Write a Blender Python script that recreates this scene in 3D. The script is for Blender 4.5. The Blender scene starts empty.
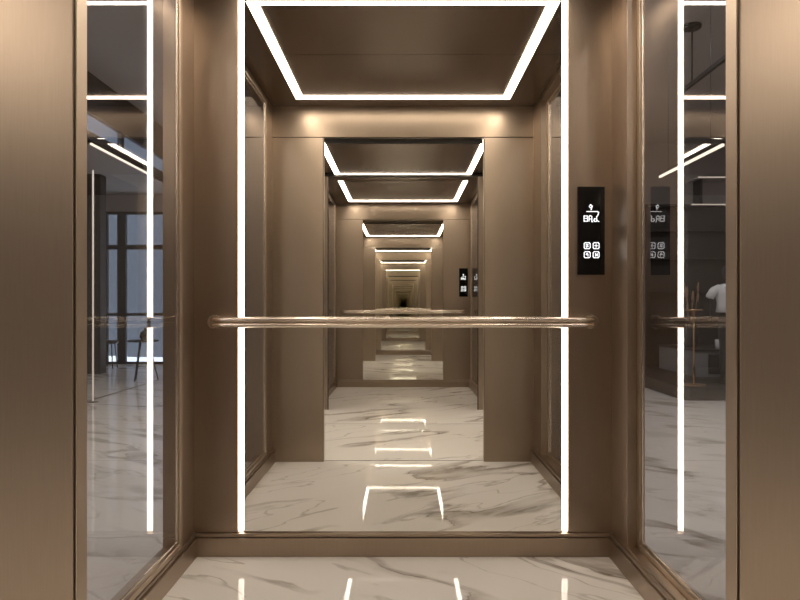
import bpy, bmesh, math, random
from mathutils import Vector, Matrix
random.seed(7)
C = bpy.context.scene.collection
S = bpy.context.scene
U = 0.0042            # one design unit = 4.2 mm; every length below is in these units
EYE = 248

# ------------------------------------------------------------------ camera, world, exposure
cam = bpy.data.cameras.new('camera')
cam.sensor_width = 36.0
cam.lens = 36.0 * 620 / 800
cam.shift_x = -3.0 / 800
cam.shift_y = 7.0 / 800
cam.clip_start = 0.02
cam_o = bpy.data.objects.new('camera', cam)
C.objects.link(cam_o)
cam_o.location = (0, 0, EYE * U)
cam_o.rotation_euler = (math.radians(90), 0, 0)
S.camera = cam_o

w = bpy.data.worlds.new('world'); S.world = w; w.use_nodes = True
w.node_tree.nodes['Background'].inputs[0].default_value = (0.74, 0.79, 0.86, 1)
w.node_tree.nodes['Background'].inputs[1].default_value = 1.9

S.view_settings.view_transform = 'Standard'
S.view_settings.look = 'None'
S.view_settings.gamma = 1
S.view_settings.use_curve_mapping = False
S.view_settings.exposure = 1.08
S.cycles.max_bounces = 26
S.cycles.glossy_bounces = 22
S.cycles.diffuse_bounces = 4
S.cycles.transparent_max_bounces = 24
S.cycles.transmission_bounces = 12

LED_FRAME = 8.5       # ceiling light frames
LED_EDGE = 3.6        # upright strips beside the mirror
WARM = (1.0, 0.86, 0.72, 1)

# ------------------------------------------------------------------ materials
def mat(name):
    m = bpy.data.materials.new(name); m.use_nodes = True
    nt = m.node_tree
    return m, nt, nt.nodes['Principled BSDF']

def brushed(name, col, rough=0.3, metallic=1.0, var=0.08, bump=0.02, stretch=(60, 60, 2)):
    m, nt, b = mat(name)
    b.inputs['Metallic'].default_value = metallic
    tc = nt.nodes.new('ShaderNodeTexCoord')
    mp = nt.nodes.new('ShaderNodeMapping'); mp.inputs['Scale'].default_value = stretch
    nz = nt.nodes.new('ShaderNodeTexNoise'); nz.inputs['Scale'].default_value = 6; nz.inputs['Detail'].default_value = 3
    nt.links.new(tc.outputs['Object'], mp.inputs[0]); nt.links.new(mp.outputs[0], nz.inputs['Vector'])
    mx = nt.nodes.new('ShaderNodeMix'); mx.data_type = 'RGBA'
    mx.inputs[6].default_value = tuple(c * (1 - var) for c in col) + (1,)
    mx.inputs[7].default_value = tuple(c * (1 + var) for c in col) + (1,)
    nt.links.new(nz.outputs[0], mx.inputs[0]); nt.links.new(mx.outputs[2], b.inputs['Base Color'])
    mr = nt.nodes.new('ShaderNodeMapRange')
    mr.inputs[3].default_value = rough * 0.9; mr.inputs[4].default_value = rough * 1.1
    nt.links.new(nz.outputs[0], mr.inputs[0]); nt.links.new(mr.outputs[0], b.inputs['Roughness'])
    if bump:
        bp = nt.nodes.new('ShaderNodeBump'); bp.inputs['Strength'].default_value = bump; bp.inputs['Distance'].default_value = 0.001
        nt.links.new(nz.outputs[0], bp.inputs['Height']); nt.links.new(bp.outputs[0], b.inputs['Normal'])
    return m

def plain(name, col, rough=0.5, metallic=0.0, var=0.06, scale=30):
    m, nt, b = mat(name)
    b.inputs['Roughness'].default_value = rough; b.inputs['Metallic'].default_value = metallic
    tc = nt.nodes.new('ShaderNodeTexCoord')
    nz = nt.nodes.new('ShaderNodeTexNoise'); nz.inputs['Scale'].default_value = scale
    nt.links.new(tc.outputs['Object'], nz.inputs['Vector'])
    mx = nt.nodes.new('ShaderNodeMix'); mx.data_type = 'RGBA'
    mx.inputs[6].default_value = tuple(c * (1 - var) for c in col) + (1,)
    mx.inputs[7].default_value = tuple(c * (1 + var) for c in col) + (1,)
    nt.links.new(nz.outputs[0], mx.inputs[0]); nt.links.new(mx.outputs[2], b.inputs['Base Color'])
    return m

def emit(name, col, strength):
    m, nt, b = mat(name)
    b.inputs['Base Color'].default_value = (0.8, 0.8, 0.8, 1)
    b.inputs['Emission Color'].default_value = col
    b.inputs['Emission Strength'].default_value = strength
    return m

def mirror(name, col):
    m, nt, b = mat(name)
    nt.nodes.remove(b)
    g = nt.nodes.new('ShaderNodeBsdfGlossy'); g.inputs['Color'].default_value = col; g.inputs['Roughness'].default_value = 0.0
    nt.links.new(g.outputs[0], nt.nodes['Material Output'].inputs[0])
    return m

def glass(name, tint, refl, refl_col=(0.9, 0.9, 0.9, 1)):
    m, nt, b = mat(name)
    nt.nodes.remove(b)
    t = nt.nodes.new('ShaderNodeBsdfTransparent'); t.inputs['Color'].default_value = tint
    g = nt.nodes.new('ShaderNodeBsdfGlossy'); g.inputs['Color'].default_value = refl_col; g.inputs['Roughness'].default_value = 0.0
    mx = nt.nodes.new('ShaderNodeMixShader')
    lw = nt.nodes.new('ShaderNodeLayerWeight'); lw.inputs['Blend'].default_value = 0.5
    ad = nt.nodes.new('ShaderNodeMath'); ad.operation = 'ADD'; ad.use_clamp = True; ad.inputs[1].default_value = refl
    pw = nt.nodes.new('ShaderNodeMath'); pw.operation = 'POWER'; pw.inputs[1].default_value = 5.0
    ml = nt.nodes.new('ShaderNodeMath'); ml.operation = 'MULTIPLY'; ml.inputs[1].default_value = 0.5
    nt.links.new(lw.outputs['Facing'], pw.inputs[0]); nt.links.new(pw.outputs[0], ml.inputs[0]); nt.links.new(ml.outputs[0], ad.inputs[0]); nt.links.new(ad.outputs[0], mx.inputs[0])
    nt.links.new(t.outputs[0], mx.inputs[1]); nt.links.new(g.outputs[0], mx.inputs[2])
    nt.links.new(mx.outputs[0], nt.nodes['Material Output'].inputs[0])
    return m

def marble(name):
    m, nt, b = mat(name)
    b.inputs['Roughness'].default_value = 0.035
    b.inputs['Specular IOR Level'].default_value = 0.2
    N = nt.nodes.new; L = nt.links.new
    tc = N('ShaderNodeTexCoord')
    rot = N('ShaderNodeMapping'); rot.inputs['Rotation'].default_value = (0, 0, math.radians(33))
    L(tc.outputs['Object'], rot.inputs[0])
    mp = N('ShaderNodeMapping'); mp.inputs['Scale'].default_value = (0.5, 1.6, 1)
    mp.inputs['Location'].default_value = (3.1, 0.72, 0)
    L(rot.outputs[0], mp.inputs[0])
    warp = N('ShaderNodeTexNoise'); warp.inputs['Scale'].default_value = 1.6; warp.inputs['Detail'].default_value = 5
    L(mp.outputs[0], warp.inputs['Vector'])
    sub = N('ShaderNodeVectorMath'); sub.operation = 'SUBTRACT'; sub.inputs[1].default_value = (0.5, 0.5, 0.5)
    L(warp.outputs['Color'], sub.inputs[0])
    sc = N('ShaderNodeVectorMath'); sc.operation = 'SCALE'; sc.inputs['Scale'].default_value = 0.75
    L(sub.outputs[0], sc.inputs[0])
    add = N('ShaderNodeVectorMath'); add.operation = 'ADD'
    L(mp.outputs[0], add.inputs[0]); L(sc.outputs[0], add.inputs[1])
    def vein(scale, width, lo):
        n = N('ShaderNodeTexNoise'); n.inputs['Scale'].default_value = scale; n.inputs['Detail'].default_value = 2; n.inputs['Roughness'].default_value = 0.45
        L(add.outputs[0], n.inputs['Vector'])
        s = N('ShaderNodeMath'); s.operation = 'SUBTRACT'; s.inputs[1].default_value = lo; L(n.outputs[0], s.inputs[0])
        a = N('ShaderNodeMath'); a.operation = 'ABSOLUTE'; L(s.outputs[0], a.inputs[0])
        r = N('ShaderNodeMapRange'); r.interpolation_type = 'SMOOTHSTEP'
        r.inputs[1].default_value = 0; r.inputs[2].default_value = width; r.inputs[3].default_value = 1; r.inputs[4].default_value = 0
        L(a.outputs[0], r.inputs[0]); return r
    v1 = vein(1.15, 0.034, 0.5); v2 = vein(1.9, 0.010, 0.53); v3 = vein(1.15, 0.008, 0.512)
    # a broken mask so veins fade in and out
    mk = N('ShaderNodeTexNoise'); mk.inputs['Scale'].default_value = 1.4; mk.inputs['Detail'].default_value = 2
    L(tc.outputs['Object'], mk.inputs['Vector'])
    mr = N('ShaderNodeMapRange'); mr.inputs[1].default_value = 0.40; mr.inputs[2].default_value = 0.55; L(mk.outputs[0], mr.inputs[0])
    def mul(a, k):
        x = N('ShaderNodeMath'); x.operation = 'MULTIPLY'; L(a, x.inputs[0])
        if isinstance(k, float): x.inputs[1].default_value = k
        else: L(k, x.inputs[1])
        return x.outputs[0]
    def mx_(a, b_):
        x = N('ShaderNodeMath'); x.operation = 'MAXIMUM'; L(a, x.inputs[0]); L(b_, x.inputs[1]); return x.outputs[0]
    fine = N('ShaderNodeTexNoise'); fine.inputs['Scale'].default_value = 9; fine.inputs['Detail'].default_value = 6
    L(add.outputs[0], fine.inputs['Vector'])
    fr = N('ShaderNodeMapRange'); fr.inputs[1].default_value = 0.3; fr.inputs[2].default_value = 0.6; fr.inputs[3].default_value = 0.35; L(fine.outputs[0], fr.inputs[0])
    f = mx_(mul(mul(v1.outputs[0], mr.outputs[0]), 0.75), mul(v2.outputs[0], 0.42))
    f = mx_(f, mul(mul(v3.outputs[0], mr.outputs[0]), 0.95))
    f = mul(f, fr.outputs[0])
    base = N('ShaderNodeMix'); base.data_type = 'RGBA'
    base.inputs[6].default_value = (0.84, 0.81, 0.76, 1); base.inputs[7].default_value = (0.93, 0.91, 0.87, 1)
    cl = N('ShaderNodeTexNoise'); cl.inputs['Scale'].default_value = 1.0; cl.inputs['Detail'].default_value = 5
    L(add.outputs[0], cl.inputs['Vector']); L(cl.outputs[0], base.inputs[0])
    mx = N('ShaderNodeMix'); mx.data_type = 'RGBA'
    L(f, mx.inputs[0]); L(base.outputs[2], mx.inputs[6]); mx.inputs[7].default_value = (0.22, 0.18, 0.135, 1)
    L(mx.outputs[2], b.inputs['Base Color'])
    return m

M = dict(
    bronze=brushed('brushed_bronze', (0.385, 0.31, 0.24), 0.35, 0.97),
    ceil=brushed('ceiling_bronze', (0.26, 0.205, 0.16), 0.26, 0.9, stretch=(2, 60, 60)),
    rail=plain('satin_bronze', (0.72, 0.64, 0.55), 0.24, 1.0, var=0.0),
    trim=plain('trim_bronze', (0.50, 0.41, 0.32), 0.3, 0.9, var=0.0),
    dark=plain('dark_seal_and_shade', (0.02, 0.016, 0.013), 0.6),
    marble=marble('cream_marble'),
    mirror=mirror('silver_mirror', (0.90, 0.90, 0.865, 1)),
    glass=glass('tinted_glass', (0.50, 0.50, 0.52, 1), 0.16, (0.95, 0.92, 0.90, 1)),
    back=glass('glass_back', (1, 1, 1, 1), 0.0, (0.5, 0.5, 0.5, 1)),
    clear=glass('window_glass', (0.9, 0.93, 0.95, 1), 0.0),
    led=emit('ceiling_led', WARM, LED_FRAME),
    led2=emit('edge_led', WARM, LED_EDGE),
    ledl=emit('lobby_led', (1.0, 0.82, 0.62, 1), 1.2),
    ledd=emit('dim_led', (1.0, 0.80, 0.60, 1), 0.35),
    black=plain('black_glass', (0.006, 0.006, 0.006), 0.06),
    icon=emit('panel_icon', (0.92, 0.96, 1.0, 1), 0.5),
    plaster=plain('grey_plaster', (0.46, 0.425, 0.41), 0.8),
    darkwood=plain('dark_brown_wall', (0.035, 0.028, 0.024), 0.5),
    blackm=plain('black_metal', (0.02, 0.019, 0.018), 0.4),
    grey=plain('grey_laminate', (0.22, 0.225, 0.23), 0.5),
    white=plain('white_cotton', (0.72, 0.74, 0.76), 0.85),
    brass=brushed('brass', (0.55, 0.36, 0.20), 0.3),
    reed=plain('dried_reed', (0.32, 0.20, 0.12), 0.8),
    concrete=plain('concrete', (0.15, 0.165, 0.19), 0.85),
)

# ------------------------------------------------------------------ helpers
def BM(): return bmesh.new()

def box(bm, x0, x1, y0, y1, z0, z1):
    x0, x1 = sorted((x0, x1)); y0, y1 = sorted((y0, y1)); z0, z1 = sorted((z0, z1))
    v = [bm.verts.new(Vector(p) * U) for p in ((x0,y0,z0),(x1,y0,z0),(x1,y1,z0),(x0,y1,z0),(x0,y0,z1),(x1,y0,z1),(x1,y1,z1),(x0,y1,z1))]
    for f in ((3,2,1,0),(4,5,6,7),(0,1,5,4),(1,2,6,5),(2,3,7,6),(3,0,4,7)):
        bm.faces.new([v[i] for i in f])
    return bm

def tube(bm, pts, r, n=16, ry=None, up=None):
    """sweep a round (or oval r x ry) section along a list of points, capped"""
    pts = [Vector(p) * U for p in pts]; rings = []
    up = Vector(up) if up else Vector((0, 0, 1))
    rs = r if isinstance(r, (list, tuple)) else [r] * len(pts)
    for i, p in enumerate(pts):
        a = pts[max(i-1, 0)]; b = pts[min(i+1, len(pts)-1)]
        t = (b - a).normalized()
        uu = up if abs(t.dot(up)) < 0.95 else Vector((0, 1, 0))
        s = t.cross(uu).normalized(); u2 = s.cross(t).normalized()
        q = rs[i]; qy = (ry if ry else 1.0 * q)
        rings.append([bm.verts.new(p + (s * math.cos(k*2*math.pi/n) * q + u2 * math.sin(k*2*math.pi/n) * qy) * U) for k in range(n)])
    for a, b in zip(rings, rings[1:]):
        for k in range(n):
            f = bm.faces.new((a[k], b[k], b[(k+1) % n], a[(k+1) % n])); f.smooth = True
    bm.faces.new(rings[0]); bm.faces.new(list(reversed(rings[-1])))
    return bm

def lathe(bm, cx, cy, prof, n=28, sx=1.0, sy=1.0):
    rings = []
    for r, z in prof:
        rings.append([bm.verts.new(Vector((cx + sx*r*math.cos(k*2*math.pi/n), cy + sy*r*math.sin(k*2*math.pi/n), z)) * U) for k in range(n)])
    for a, b in zip(rings, rings[1:]):
        for k in range(n):
            f = bm.faces.new((a[k], a[(k+1) % n], b[(k+1) % n], b[k])); f.smooth = True
    bm.faces.new(list(reversed(rings[0]))); bm.faces.new(rings[-1])
    return bm

def build(name, bm, m, parent=None, bevel=0.0, seg=2):
    bmesh.ops.recalc_face_normals(bm, faces=bm.faces)
    xs = [v.co.x for v in bm.verts]; ys = [v.co.y for v in bm.verts]; zs = [v.co.z for v in bm.verts]
    o0 = Vector(((min(xs)+max(xs))/2, (min(ys)+max(ys))/2, min(zs)))
    bmesh.ops.translate(bm, verts=bm.verts, vec=-o0)
    me = bpy.data.meshes.new(name); bm.to_mesh(me); bm.free()
    for mm in (m if isinstance(m, (list, tuple)) else [m]): me.materials.append(mm)
    o = bpy.data.objects.new(name, me); C.objects.link(o)
    o['w'] = tuple(o0)
    if parent is not None:
        o.parent = parent; o.location = o0 - Vector(parent['w'])
    else:
        o.location = o0
    if bevel:
        b = o.modifiers.new('bevel', 'BEVEL'); b.width = bevel * U; b.segments = seg; b.limit_method = 'ANGLE'; b.angle_limit = math.radians(50)
        b.harden_normals = False
    return o

def tag(o, label, cat, group=None, kind=None):
    o['label'] = label; o['category'] = cat
    if group: o['group'] = group
    if kind: o['kind'] = kind
    return o

def struct(name, bm, m, label=None, bevel=0.0):
    o = build(name, bm, m, None, bevel); o['kind'] = 'structure'
    o['category'] = name.split('_')[0]
    if label: o['label'] = label
    return o

def thing(name, x, y, z, label, cat, group=None):
    o = bpy.data.objects.new(name, None); o.empty_display_size = 0.05; C.objects.link(o)
    o.location = Vector((x, y, z)) * U; o['w'] = tuple(o.location)
    return tag(o, label, cat, group)

# ------------------------------------------------------------------ the hall shell
b = BM(); box(b, -1700, 1700, -1300, 2700, -20, 0)
struct('floor', b, M['marble'], 'polished cream marble floor with brown veins')
b = BM(); box(b, -950, 1700, -1300, 2700, 960, 975); 
struct('ceiling', b, M['plaster'], 'plain grey ceiling of the lobby')
b = BM(); box(b, -1700, -950, -1300, 2700, 740, 756)
struct('ceiling_lower', b, M['plaster'], 'lower grey ceiling under the high windows')
b = BM(); box(b, -1715, -1700, -1300, 2700, 0, 756); struct('wall_left', b, M['plaster'], 'left wall of the lobby')
b = BM(); box(b, 1700, 1715, -1300, 2700, 0, 975); struct('wall_right', b, M['plaster'], 'right wall of the lobby')
b = BM(); box(b, -1715, 1715, -1315, -1300, 0, 975); struct('wall_near', b, M['plaster'], 'lobby wall behind the camera')
b = BM()
box(b, -1700, -1292, 2700, 2715, 0, 756)
box(b, -1292, -870, 2700, 2715, 662, 756)
box(b, -870, 1700, 2700, 2715, 0, 975)
box(b, -950, -870, 2700, 2715, 756, 975)
struct('wall_far', b, M['plaster'], 'far wall of the lobby with a tall window')
# tall window in the far wall
b = BM()
for x0, x1 in ((-1292, -1284), (-1240, -1204), (-1110, -1100), (-1000, -992), (-878, -870)):
    box(b, x0, x1, 2690, 2706, 0, 662)
for z0, z1 in ((0, 10), (498, 518), (210, 222), (650, 662)):
    box(b, -1292, -870, 2692, 2704, z0, z1)
wf = build('window_1', b, M['blackm']); wf['kind'] = 'structure'; wf['category'] = 'window'; wf['label'] = 'tall black framed lobby window'
b = BM(); box(b, -1290, -872, 2697, 2698.5, 6, 656); build('pane', b, M['clear'], wf)
# bulkhead with the band of high windows
b = BM()
box(b, -965, -950, -1300, 2700, 741, 782)
box(b, -965, -950, -1300, 2700, 837, 960)
for y in (-1300, -300, 700, 1340, 2094): box(b, -965, -950, y, y + 18, 782, 837)
box(b, -965, -950, 2690, 2700, 782, 837)
struct('wall_bulkhead', b, M['darkwood'], 'dark bulkhead holding a band of high windows')
b = BM(); box(b, -959, -957.5, -1280, 2690, 780, 839)
o = struct('window_2', b, M['clear'], 'band of high windows above the bulkhead')
b = BM(); box(b, -1171, -1120, 2294, 2340, 0, 740)
struct('wall_pillar', b, M['darkwood'], 'square dark brown pillar before the tall window', 1.0)
b = BM(); box(b, -833, -827, 1250, 2200, 0, 0.7); struct('trim_inlay', b, M['blackm'], 'thin dark strip let into the marble')
b = BM(); box(b, -1900, -600, 3400, 3450, -20, 1500)
box(b, -1475, -900, 3320, 3399, -20 , 1100)
tag(build('office_building', b, M['concrete']), 'grey building seen outside beyond the tall black framed window', 'building')

# ------------------------------------------------------------------ lift cabins
def cabin(yb, s, depth, which, recess_right):
    """yb: back wall plane; s: direction from the back wall into the cabin; depth of the cabin"""
    Y = lambda t: yb + s * t
    first = which == 'near'
    mh = 159 if first else 124          # half width of the mirror
    mz0 = 22
    mz1 = 569 if first else 519
    tail = 'of the lift cabin' if first else 'of the opposite lift cabin'
    # back wall
    b = BM()
    if first:
        box(b, -224, -165, Y(0), Y(-9), 22.6, 569); box(b, 165, 224, Y(0), Y(-9), 22.6, 569)
        box(b, -165, 165, Y(-4), Y(-9), 22.6, 569)
    else:
        box(b, -224, -124.5, Y(0), Y(-9), 22.6, 519); box(b, 124.5, 224, Y(0), Y(-9), 22.6, 519)
        box(b, -224, 224, Y(0), Y(-9), 519.8, 569)
        box(b, -124.5, 124.5, Y(-5), Y(-9), 22.6, 519.8)
    struct('wall_back', b, M['bronze'], 'brushed bronze back wall ' + tail, 0.4)
    b = BM()
    box(b, -209, 209, Y(5), Y(-9), 0, 18.4); box(b, -209, 209, Y(3.2), Y(-9), 19.0, 22.4)
    struct('baseboard_back', b, M['bronze'], 'bronze skirting on the back wall ' + tail, 0.5)
    # mirror
    b = BM(); box(b, -mh, mh, Y(-0.6), Y(-3.8), mz0 + 0.7, mz1 - 0.3)
    if first:
        tag(build('wall_mirror', b, M['mirror']), 'full height mirror between two upright light strips, reflecting an endless row of cabins', 'mirror')
    else:
        tag(build('wall_mirror', b, M['mirror']), 'door sized mirror on the back wall of the opposite cabin', 'mirror')
    # side walls
    for sd in (-1, 1):
        side = 'left' if sd < 0 else 'right'
        gx = 220 if (sd > 0 and recess_right) else 207.6
        g0, g1 = 42, 316
        b = BM()
        box(b, sd*209, sd*224, Y(0), Y(g0), 0, 569)
        box(b, sd*209, sd*224, Y(g1), Y(depth), 0, 569)
        box(b, sd*209, sd*224, Y(g0), Y(g1), 0, 24)
        box(b, sd*209, sd*224, Y(g0), Y(g1), 559, 569)
        struct('wall_' + side, b, M['bronze'], 'bronze %s side wall %s' % (side, tail), 0.3)
        b = BM(); box(b, sd*204, sd*209, Y(4), Y(depth - 1), 0, 18.4); box(b, sd*206, sd*209, Y(4), Y(depth - 1), 19.0, 22.4)
        struct('baseboard_' + side, b, M['bronze'], 'bronze skirting on the %s wall %s' % (side, tail), 0.5)
        gl = thing('glass_panel', sd*gx, Y((g0+g1)/2), 24,
                   'tall tinted %s glass panel in the side wall %s' % (side, tail), 'glass panel', 'tinted side glass panels')
        b = BM(); box(b, sd*gx, sd*(gx+2), Y(g0+2), Y(g1-2), 25, 558)
        g = build('pane', b, [M['glass'], M['back']], gl)
        for f in g.data.polygons:
            n = f.normal
            f.material_index = 0 if n.x * sd < -0.5 else 1
        fr = BM(); w_ = 7
        xo, xi = sd*(gx-2.2), sd*(gx+3)
        box(fr, xo, xi, Y(g0), Y(g0+w_), 24, 559); box(fr, xo, xi, Y(g1-w_), Y(g1), 24, 559)
        box(fr, xo, xi, Y(g0+w_), Y(g1-w_), 24, 24+w_*0.8); box(fr, xo, xi, Y(g0+w_), Y(g1-w_), 559-w_*0.6, 559)
        build('frame', fr, M['trim'], gl, 0.7)
        fr = BM(); w2 = 2.2; xo, xi = sd*(gx-0.9), sd*(gx+0.4)
        a0, a1 = g0+w_+1.4, g1-w_-1.4
        box(fr, xo, xi, Y(a0), Y(a0+w2), 31, 553); box(fr, xo, xi, Y(a1-w2), Y(a1), 31, 553)
        box(fr, xo, xi, Y(a0+w2), Y(a1-w2), 31, 33); box(fr, xo, xi, Y(a0+w2), Y(a1-w2), 551, 553)
        build('inner_bead', fr, M['rail'], gl, 0.4)
    # ceiling: two panels meeting in a seam, frame light let into it
    b = BM()
    seam = 167 if first else depth * 0.5
    box(b, -224, 224, Y(-9), Y(seam - 0.5), 569, 581); box(b, -224, 224, Y(seam + 0.5), Y(depth + 8), 569, 581)
    box(b, -224, 224, Y(-9), Y(depth + 8), 575, 585)
    struct('ceiling', b, M['ceil'], 'dark bronze metal ceiling ' + tail)
    t0, t1 = (26, 332) if first else (44, depth - 58)
    frame_light(t0, t1 if first else depth - 72, Y, 'square ceiling light frame of white strips ' + tail, first)
    # handrail
    hr = thing('handrail', 0, Y(0), 228, 'round ended bronze handrail across the mirror' if first else 'bronze handrail across the opposite cabin mirror', 'handrail', 'handrails')
    pts = []
    H = 188; R = 13; T = 15.5
    pts.append((-H, Y(0.4), 233)); pts.append((-H, Y(T - R), 233))
    for k in range(1, 9):
        a = k / 8 * math.pi / 2
        pts.append((-H + R - R * math.cos(a), Y(T - R + R * math.sin(a)), 233))
    pts2 = [(-x, y, z) for x, y, z in reversed(pts)]
    up = [(x, y, z + 2.7) for x, y, z in pts + pts2]
    dn = [(x, y, z - 2.8) for x, y, z in pts + pts2]
    b = BM(); tube(b, up, 3.2, 20, ry=2.4); build('upper_bar', b, M['rail'], hr)
    b = BM(); tube(b, dn, 3.2, 20, ry=2.4); build('lower_bar', b, M['rail'], hr)
    b = BM(); tube(b, pts + pts2, 1.6, 8, ry=2.6); build('core', b, M['trim'], hr)
    for sd in (-1, 1):
        b = BM(); tube(b, [(sd*H, Y(0), 233), (sd*H, Y(1.6), 233)], 7.2, 24); build('wall_flange', b, M['rail'], hr, 0.3)
    control_panel(Y, s, first)
    if first:
        for sd in (-1, 1):
            b = BM(); box(b, sd*159.8, sd*164.2, Y(0.6), Y(-3.8), 24, 568.5)
            tag(build('light_strip', b, M['led2']), 'upright glowing light strip along the %s edge of the tall mirror' % ('left' if sd < 0 else 'right'), 'light strip', 'upright light strips')
            
def frame_light(t0, t1, Y, label, near=True):
    f = thing('ceiling_light', 0, Y((t0+t1)/2), 568, label, 'ceiling light', 'ceiling light frames')
    w_ = 12; zt, zb = 569, 567.6
    for sd in (-1, 1):
        b = BM(); box(b, sd*153, sd*164, Y(t0), Y(t1), zb, zt); build('light_bar', b, M['led'], f)
    for ta, tb in ((t0, t0 + 9), (t1 - 9, t1))[:2 if near else 1]:
        b = BM(); box(b, -152.9, 152.9, Y(ta), Y(tb), zb, zt); build('light_bar', b, M['led'], f)
    b = BM()
    for sd in (-1, 1): box(b, sd*164.1, sd*165.6, Y(t0-1.5), Y(t1+1.5), 567.2, 569)
    box(b, -164, 164, Y(t0-1.5), Y(t0-0.1), 567.2, 569); box(b, -164, 164, Y(t1+0.1), Y(t1+1.5), 567.2, 569)
    build('trim', b, M['trim'], f)

def strokes(bm, lines, ox, oz, y, s, w_):
    """flat raised strokes on the panel face: lines is a list of polylines in icon units"""
    for ln in lines:
        for (x0, z0), (x1, z1) in zip(ln, ln[1:]):
            dx, dz = x1 - x0, z1 - z0; L = math.hypot(dx, dz) or 1
            px, pz = -dz / L * w_ / 2, dx / L * w_ / 2; ex, ez = dx / L * w_ * 0.4, dz / L * w_ * 0.4
            q = [(x0 - ex + px, z0 - ez + pz), (x0 - ex - px, z0 - ez - pz), (x1 + ex - px, z1 + ez - pz), (x1 + ex + px, z1 + ez + pz)]
            lo = [bm.verts.new(Vector((ox + a, y, oz + c)) * U) for a, c in q]
            hi = [bm.verts.new(Vector((ox + a, y + 0.25 * s, oz + c)) * U) for a, c in q]
            bm.faces.new(lo); bm.faces.new(list(reversed(hi)))
            for k in range(4): bm.faces.new((lo[k], lo[(k+1) % 4], hi[(k+1) % 4], hi[k]))

def rsq(r, c):
    return [[(-r + c, r), (r - c, r), (r, r - c), (r, -r + c), (r - c, -r), (-r + c, -r), (-r, -r + c), (-r, r - c), (-r + c, r)]]

def control_panel(Y, s, first):
    yf = Y(3.0)
    cp = thing('control_panel', 187.5, Y(1.5), 280,
               'black touch control panel with white symbols beside the right light strip' if first else 'black touch control panel on the opposite cabin back wall',
               'control panel', 'lift control panels')
    b = BM(); box(b, 174, 201, Y(0), yf, 280, 368); build('face_plate', b, M['black'], cp, 0.6)
    b = BM()
    cx = 187.7
    # small curl above a long bar
    strokes(b, [[(-1.6, 348), (-0.2, 349.6), (1.2, 348.4), (0.6, 346.6), (-1.0, 347.0)], [(0.8, 346.8), (0.2, 344.6)]], cx - 0.8, 0, yf, s, 0.9)
    strokes(b, [[(-4.8, 343), (5.6, 343)], [(5.6, 343), (6.9, 342.0), (6.4, 339.6), (5.0, 338.0)]], cx, 0, yf, s, 0.85)
    strokes(b, [[(-7.6, 338.6), (-7.6, 333.4)], [(-7.6, 338.6), (-4.2, 338.6), (-4.2, 336.2), (-7.4, 336.2)], [(-4.2, 336.2), (-4.0, 333.4), (-7.6, 333.4)],
                [(-2.6, 333.4), (-2.6, 338.0), (-1.4, 339.0), (0.2, 338.0), (0.2, 333.0)], [(-2.4, 335.6), (0.0, 335.6)], [(0.2, 333.2), (1.0, 332.6)]], cx, 0, yf, s, 0.75)
    strokes(b, [[(5.0, 338.0), (5.2, 334.0), (7.4, 333.0)], [(5.0, 335.6), (2.8, 335.8), (2.2, 334.2), (3.4, 333.0), (5.0, 333.4)]], cx, 0, yf, s, 0.75)
    build('display_symbols', b, M['icon'], cp)
    gl = {(-1, 1): [[(-0.9, 1.6), (0.8, 1.4), (0.2, 0.2), (1.0, -0.8), (-0.8, -1.6)], [(-1.0, 1.5), (-1.0, -1.5)]],
          (1, 1): [[(0, 2.0), (0, -2.0)], [(-2.0, 0), (2.0, 0)]],
          (-1, -1): [[(-1.2, 0.4), (-0.2, 1.7), (0.8, 0.6), (-0.2, -0.2), (-1.0, 0.2)], [(0.8, 0.4), (0.8, -1.8)]],
          (1, -1): [[(-0.6, 1.6), (-0.6, -1.6)], [(-0.6, 0.1), (1.4, 1.0), (1.4, -1.2), (-0.6, -0.2)]]}
    for (i, j), g in gl.items():
        b = BM(); ox, oz = cx + i * 4.45, 304.5 + j * 4.5
        strokes(b, rsq(3.0, 1.0), ox, oz, yf, s, 0.7)
        bt = build('button', b, M['icon'], cp)
        b = BM(); strokes(b, g, ox, oz, yf, s, 0.6); build('symbol', b, M['icon'], bt)

cabin(620, -1, 372, 'near', True)
cabin(-682, 1, 428, 'far', False)

# landing wall with the doorway of the near cabin
b = BM(); box(b, -330, -127.7, 240, 248, 0, 519.3)
struct('wall_landing', b, M['bronze'], 'brushed bronze landing wall left of the doorway', 0.5)
b = BM(); box(b, 130.4, 330, 240, 248, 0, 519.3)
struct('wall_landing', b, M['bronze'], 'brushed bronze landing wall right of the doorway', 0.5)
b = BM(); box(b, -330, 330, 240, 248, 520.2, 585)
struct('wall_header', b, M['bronze'], 'bronze header over the doorway', 0.5)
for sd in (-1, 1):
    b = BM(); e = 126.5 if sd < 0 else 129.2; box(b, sd*e, sd*(e+0.5), 240.4, 248.4, 0, 519.3); struct('trim_jamb', b, M['trim'], 'slim bronze lining of the %s doorway edge' % ('left' if sd < 0 else 'right'), 0.3)
b = BM(); box(b, -126.4, 129.4, 239.6, 241, 0, 0.35); struct('trim_sill', b, M['dark'], 'thin dark joint in the floor at the doorway')
b = BM(); box(b, -330, 330, -75, -74, 0, 0.2); struct('trim_joint', b, M['dark'], 'thin joint between marble slabs in the passage')
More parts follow.
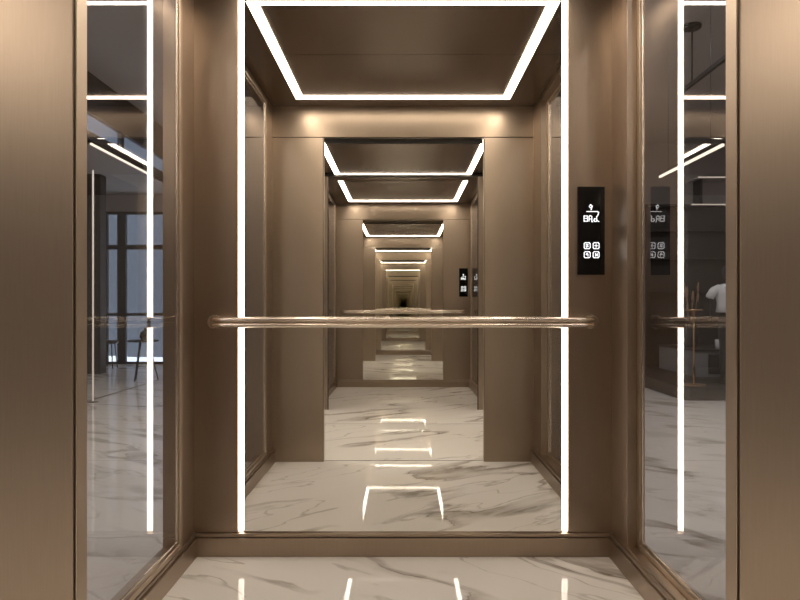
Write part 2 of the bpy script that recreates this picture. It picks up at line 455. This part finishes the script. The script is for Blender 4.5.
# passage ceiling
b = BM(); box(b, -640, 640, -262, 240, 569, 585); struct('ceiling_passage', b, M['ceil'], 'dark bronze ceiling over the passage between the lifts')
frame_light(0, 460, lambda t: 198 - t, 'square ceiling light frame over the passage between the lifts')
for sd in (-1, 1):
    for x in (400, 500):  # unseen strips added so the landing walls catch more light
        b = BM(); box(b, sd*x, sd*(x+26), -345, 225, 567.6, 569)
        tag(build('linear_light', b, M['led']), 'long ceiling strip added as fill light on the %s of the passage, %s the doorway' % ('left' if sd < 0 else 'right', 'nearer' if x == 400 else 'farther from'), 'light', 'added fill strips beside the passage')
for sd in (-1, 1):
    b = BM(); box(b, sd*330, sd*640, -540, -263, 569, 585); struct('ceiling_passage', b, M['ceil'], 'dark bronze ceiling beside the opposite lift, %s side' % ('left' if sd < 0 else 'right'))
b = BM(); box(b, -126.4, 129.1, 234, 239.8, 513, 519.6); struct('trim_shade_strip', b, M['dark'], 'dark strip for the shade under the header')  # dark strip put in for the header's shaded underside
# front edge of the opposite cabin
for sd in (-1, 1):
    b = BM(); box(b, sd*180.4, sd*181.8, -262, -254.5, 0, 563); struct('trim_seal', b, M['dark'], 'dark seal on the %s front post of the opposite cabin' % ('left' if sd < 0 else 'right'))
    b = BM(); box(b, sd*182, sd*224, -262, -254.5, 0, 563); struct('wall_post', b, M['bronze'], 'narrow bronze front post of the opposite cabin, %s side' % ('left' if sd < 0 else 'right'), 0.5)
b = BM(); box(b, -224, 224, -262, -254.5, 563, 568.8); struct('trim_beam', b, M['dark'], 'dark beam across the front of the opposite cabin')

# ------------------------------------------------------------------ lobby, left of the cabin
b = BM(); box(b, -949.5, -944, 1880, 2330, 740, 746)
tag(build('linear_light', b, M['ledl']), 'long thin lit strip under the high windows behind the left glass', 'light')
t = thing('glow_column', -809, 1618, 0, 'very slim upright glowing column standing on the floor behind the left glass', 'emitter')  # glowing tube that stands for a thin upright bright line
b = BM(); lathe(b, -809, 1618, [(14, 0), (14, 1.5), (3, 2.2)]); build('base', b, M['blackm'], t)
b = BM(); tube(b, [(-809, 1618, 2), (-809, 1618, 605)], 2.3, 12); build('light_tube', b, M['ledd'], t)

t = thing('side_table', -884, 2108, 0, 'round black side table on splayed legs behind the left glass', 'table')
b = BM(); lathe(b, -884, 2108, [(46, 130), (50, 131.5), (50, 135), (48, 136)]); build('tabletop', b, M['blackm'], t)
for k in range(3):
    a = math.radians(20 + 120 * k)
    b = BM(); tube(b, [(-884 + 16*math.cos(a), 2108 + 16*math.sin(a), 130), (-884 + 48*math.cos(a), 2108 + 48*math.sin(a), 0)], [3, 2], 10)
    build('leg', b, M['blackm'], t)
b = BM()
for k in range(1):
    lathe(b, -874, 2112, [(16, 136), (22, 145), (20, 160), (9, 168), (7, 176), (9, 178)])
tag(build('vase', b, M['blackm']), 'rounded black vase on the round side table', 'vase')
t = thing('stool', -1192, 2520, 0, 'low dark stool near the tall window behind the left glass', 'stool')
b = BM(); lathe(b, -1192, 2520, [(30, 100), (33, 103), (33, 110), (30, 113)]); build('seat', b, M['blackm'], t)
for k in range(4):
    a = math.radians(45 + 90 * k)
    b = BM(); tube(b, [(-1192 + 20*math.cos(a), 2520 + 20*math.sin(a), 101), (-1192 + 30*math.cos(a), 2520 + 30*math.sin(a), 0)], 2.2, 8)
    build('leg', b, M['blackm'], t)

# ------------------------------------------------------------------ lobby, right of the cabin
t = thing('pendant_light', 731, 1480, 808, 'unlit black pendant bar on a rod with a round ceiling cap', 'pendant light', 'pendant bars')
b = BM(); box(b, 727, 735, 1250, 1640, 808, 818); build('bar', b, M['blackm'], t)
b = BM(); lathe(b, 731, 1568, [(20, 951), (22, 953), (22, 960)]); build('ceiling_cap', b, M['blackm'], t)
b = BM(); tube(b, [(731, 1568, 818), (731, 1568, 952)], 1.9, 10); build('rod', b, M['blackm'], t)
t = thing('pendant_light', 680, 1478, 589, 'lit slender pendant bar hanging on wires behind the right glass', 'pendant light', 'pendant bars')
b = BM(); box(b, 677, 683, 1317, 1640, 590, 595); build('light_bar', b, M['ledl'], t)
b = BM(); box(b, 676.5, 683.5, 1317, 1640, 595.1, 599); build('housing', b, M['blackm'], t)
for y in (1370, 1590):
    b = BM(); tube(b, [(680, y, 599), (680, y, 959.5)], 0.5, 6); build('wire', b, M['blackm'], t)

t = thing('display_shelving', 1090, 2240, 0, 'tall dark display shelving with lit shelf edges behind the right glass', 'shelving')
b = BM(); box(b, 870, 1330, 2250, 2262, 0, 616); box(b, 870, 880, 2220, 2250, 0, 616); build('back_panel', b, M['darkwood'], t)
for z in (180, 300, 420, 520, 610):
    b = BM(); box(b, 880.5, 1330, 2216, 2249, z, z + 6); sh = build('shelf', b, M['darkwood'], t)
    if z == 610:
        b = BM(); box(b, 1030, 1330, 2213, 2215.5, z + 2, z + 6); build('light_edge', b, M['ledd'], sh)
t = thing('wall_shelf', 1150, 2280, 715, 'upper lit ledge on a bracket above the dark display shelving', 'shelf')
b = BM(); box(b, 1070, 1330, 2250, 2330, 716, 721); build('board', b, M['plaster'], t)
b = BM(); box(b, 1070, 1330, 2247, 2249.5, 716, 721); build('light_edge', b, M['ledd'], t)
b = BM(); box(b, 1085, 1093, 2262.5, 2320, 0, 716); build('upright', b, M['blackm'], t)

b = BM()
vs = [(745, 1900), (745, 1652), (760, 1640), (1340, 1640), (1340, 2205), (760, 2205)]
lo = [b.verts.new(Vector((x, y, 0)) * U) for x, y in vs]; hi = [b.verts.new(Vector((x, y, 35)) * U) for x, y in vs]
b.faces.new(list(reversed(lo))); b.faces.new(hi)
for k in range(6): b.faces.new((lo[k], lo[(k+1) % 6], hi[(k+1) % 6], hi[k]))
tag(build('display_platform', b, M['darkwood'], None, 1.0), 'low dark platform on the marble floor behind the right glass', 'platform')
t = thing('counter', 1070, 2020, 35, 'low grey shop counter standing on the dark platform', 'counter')
b = BM(); box(b, 892, 1250, 1889, 2160, 35, 112); build('body', b, M['grey'], t, 0.8)
b = BM(); box(b, 888, 1254, 1885, 2164, 112.5, 118); build('top', b, M['darkwood'], t, 0.6)
b = BM(); box(b, 930, 1240, 1886.5, 1888.8, 44, 104); build('front_panel', b, M['blackm'], t, 0.4)
b = BM(); lathe(b, 982, 1925, [(8, 118), (10, 119), (12, 130), (12.5, 146), (11, 147)])
tag(build('cup', b, M['white']), 'white cup standing on the grey shop counter', 'cup')
b = BM(); lathe(b, 948, 2040, [(20, 118), (26, 130), (24, 168), (16, 188), (18, 196), (15, 196), (13, 188)])
tag(build('vase', b, M['blackm']), 'dark vase of dried reeds on the grey shop counter', 'vase')
for k in range(7):
    a = 2*math.pi*k/7; r = 7; q = random.uniform(18, 30)
    b = BM(); x0, y0 = 948 + r*math.cos(a), 2040 + r*math.sin(a); x1, y1 = 948 + q*math.cos(a), 2040 + q*math.sin(a); z1 = random.uniform(285, 325)
    tube(b, [(x0, y0, 186), ((x0+x1)/2, (y0+y1)/2, 240), (x1, y1, z1)], 1.1, 6)
    tube(b, [(x1, y1, z1 - 26), (x1, y1, z1 - 8), (x1 + 1, y1, z1 + 12)], [2, 4.2, 1.2], 8)
    tag(build('dried_reed', b, M['reed']), 'brown dried reed in the dark vase on the counter', 'dried plant', 'dried reeds in the vase')
t = thing('display_stand', 794, 1693, 35, 'brass display stand with a round base on the platform', 'stand')
b = BM(); lathe(b, 794, 1693, [(30, 35), (31, 36), (30, 37.5), (4, 39)]); build('base', b, M['brass'], t)
b = BM(); tube(b, [(794, 1693, 38), (794, 1693, 236)], 2.4, 12); build('pole', b, M['brass'], t)
b = BM(); lathe(b, 794, 1693, [(3, 236), (22, 238), (22, 241), (18, 242)]); build('top_plate', b, M['brass'], t)

# child size mannequin in a white T-shirt
def mannequin(cx, cy):
    t = thing('mannequin', cx, cy, 35, 'dark mannequin wearing a white T-shirt on the platform', 'mannequin')
    b = BM(); lathe(b, cx, cy, [(26, 35), (27, 36.5), (24, 38), (2, 39)]); build('base', b, M['blackm'], t)
    b = BM()
    tube(b, [(cx, cy, 232), (cx, cy, 255), (cx, cy, 280), (cx, cy, 302), (cx, cy, 314), (cx, cy, 326)], [24, 21, 26, 27, 10, 8], 20)
    for sd in (-1, 1):
        tube(b, [(cx + sd*11, cy, 240), (cx + sd*12, cy, 190), (cx + sd*12, cy, 140), (cx + sd*12, cy, 80), (cx + sd*12, cy, 44), (cx + sd*12, cy, 38)], [13, 13, 9, 8.5, 5, 5], 14)
        tube(b, [(cx + sd*26, cy, 303), (cx + sd*38, cy, 290), (cx + sd*45, cy, 258), (cx + sd*47, cy - 4, 222), (cx + sd*47, cy - 5, 208)], [8, 7.5, 6, 4.5, 4], 12)
    lathe(b, cx, cy, [(4, 324), (10, 328), (14, 338), (15, 350), (12, 360), (5, 366)], 20)
    build('body', b, M['blackm'], t)
    b = BM()
    tube(b, [(cx, cy, 233), (cx, cy, 255), (cx, cy, 280), (cx, cy, 298), (cx, cy, 309), (cx, cy, 313)], [30, 27, 30, 32, 21, 12], 24)
    for sd in (-1, 1):
        tube(b, [(cx + sd*20, cy, 301), (cx + sd*38, cy, 293), (cx + sd*50, cy, 274)], [12, 12, 11], 16)
    o = build('shirt', b, M['white'], t); o['label'] = 'white short sleeved T-shirt'
mannequin(908, 1736)

# unseen downlights added to the lobby ceiling to brighten the hall
for x, y, where in ((-520, 900, 'nearest the left cabin wall'), (-520, 1500, 'in the middle on the left'), (-520, 2200, 'farthest back on the left'),
                    (520, 900, 'nearest the right cabin wall'), (520, 1500, 'in the middle on the right'), (1150, 1400, 'over the shop counter side'),
                    (-560, -20, 'left of the passage'), (560, -20, 'right of the passage')):
    t = thing('fill_downlight', x, y, 956, 'small round added lobby downlight ' + where, 'fill_downlight', 'added lobby downlights')
    b = BM(); lathe(b, x, y, [(16, 957), (22, 958), (22, 960)]); build('rim', b, M['plaster'], t)
    b = BM(); lathe(b, x, y, [(15, 956.2), (15, 956.8)]); build('lens', b, M['ledl'], t)
    l = bpy.data.lights.new('fill_light', 'AREA'); l.shape = 'DISK'; l.size = 0.12; l.energy = 20; l.color = (1.0, 0.93, 0.86)
    lo_ = bpy.data.objects.new('emitter', l); C.objects.link(lo_); lo_.parent = t; lo_.location = (0, 0, -0.006)
for o in bpy.data.objects:
    if 'w' in o: del o['w']
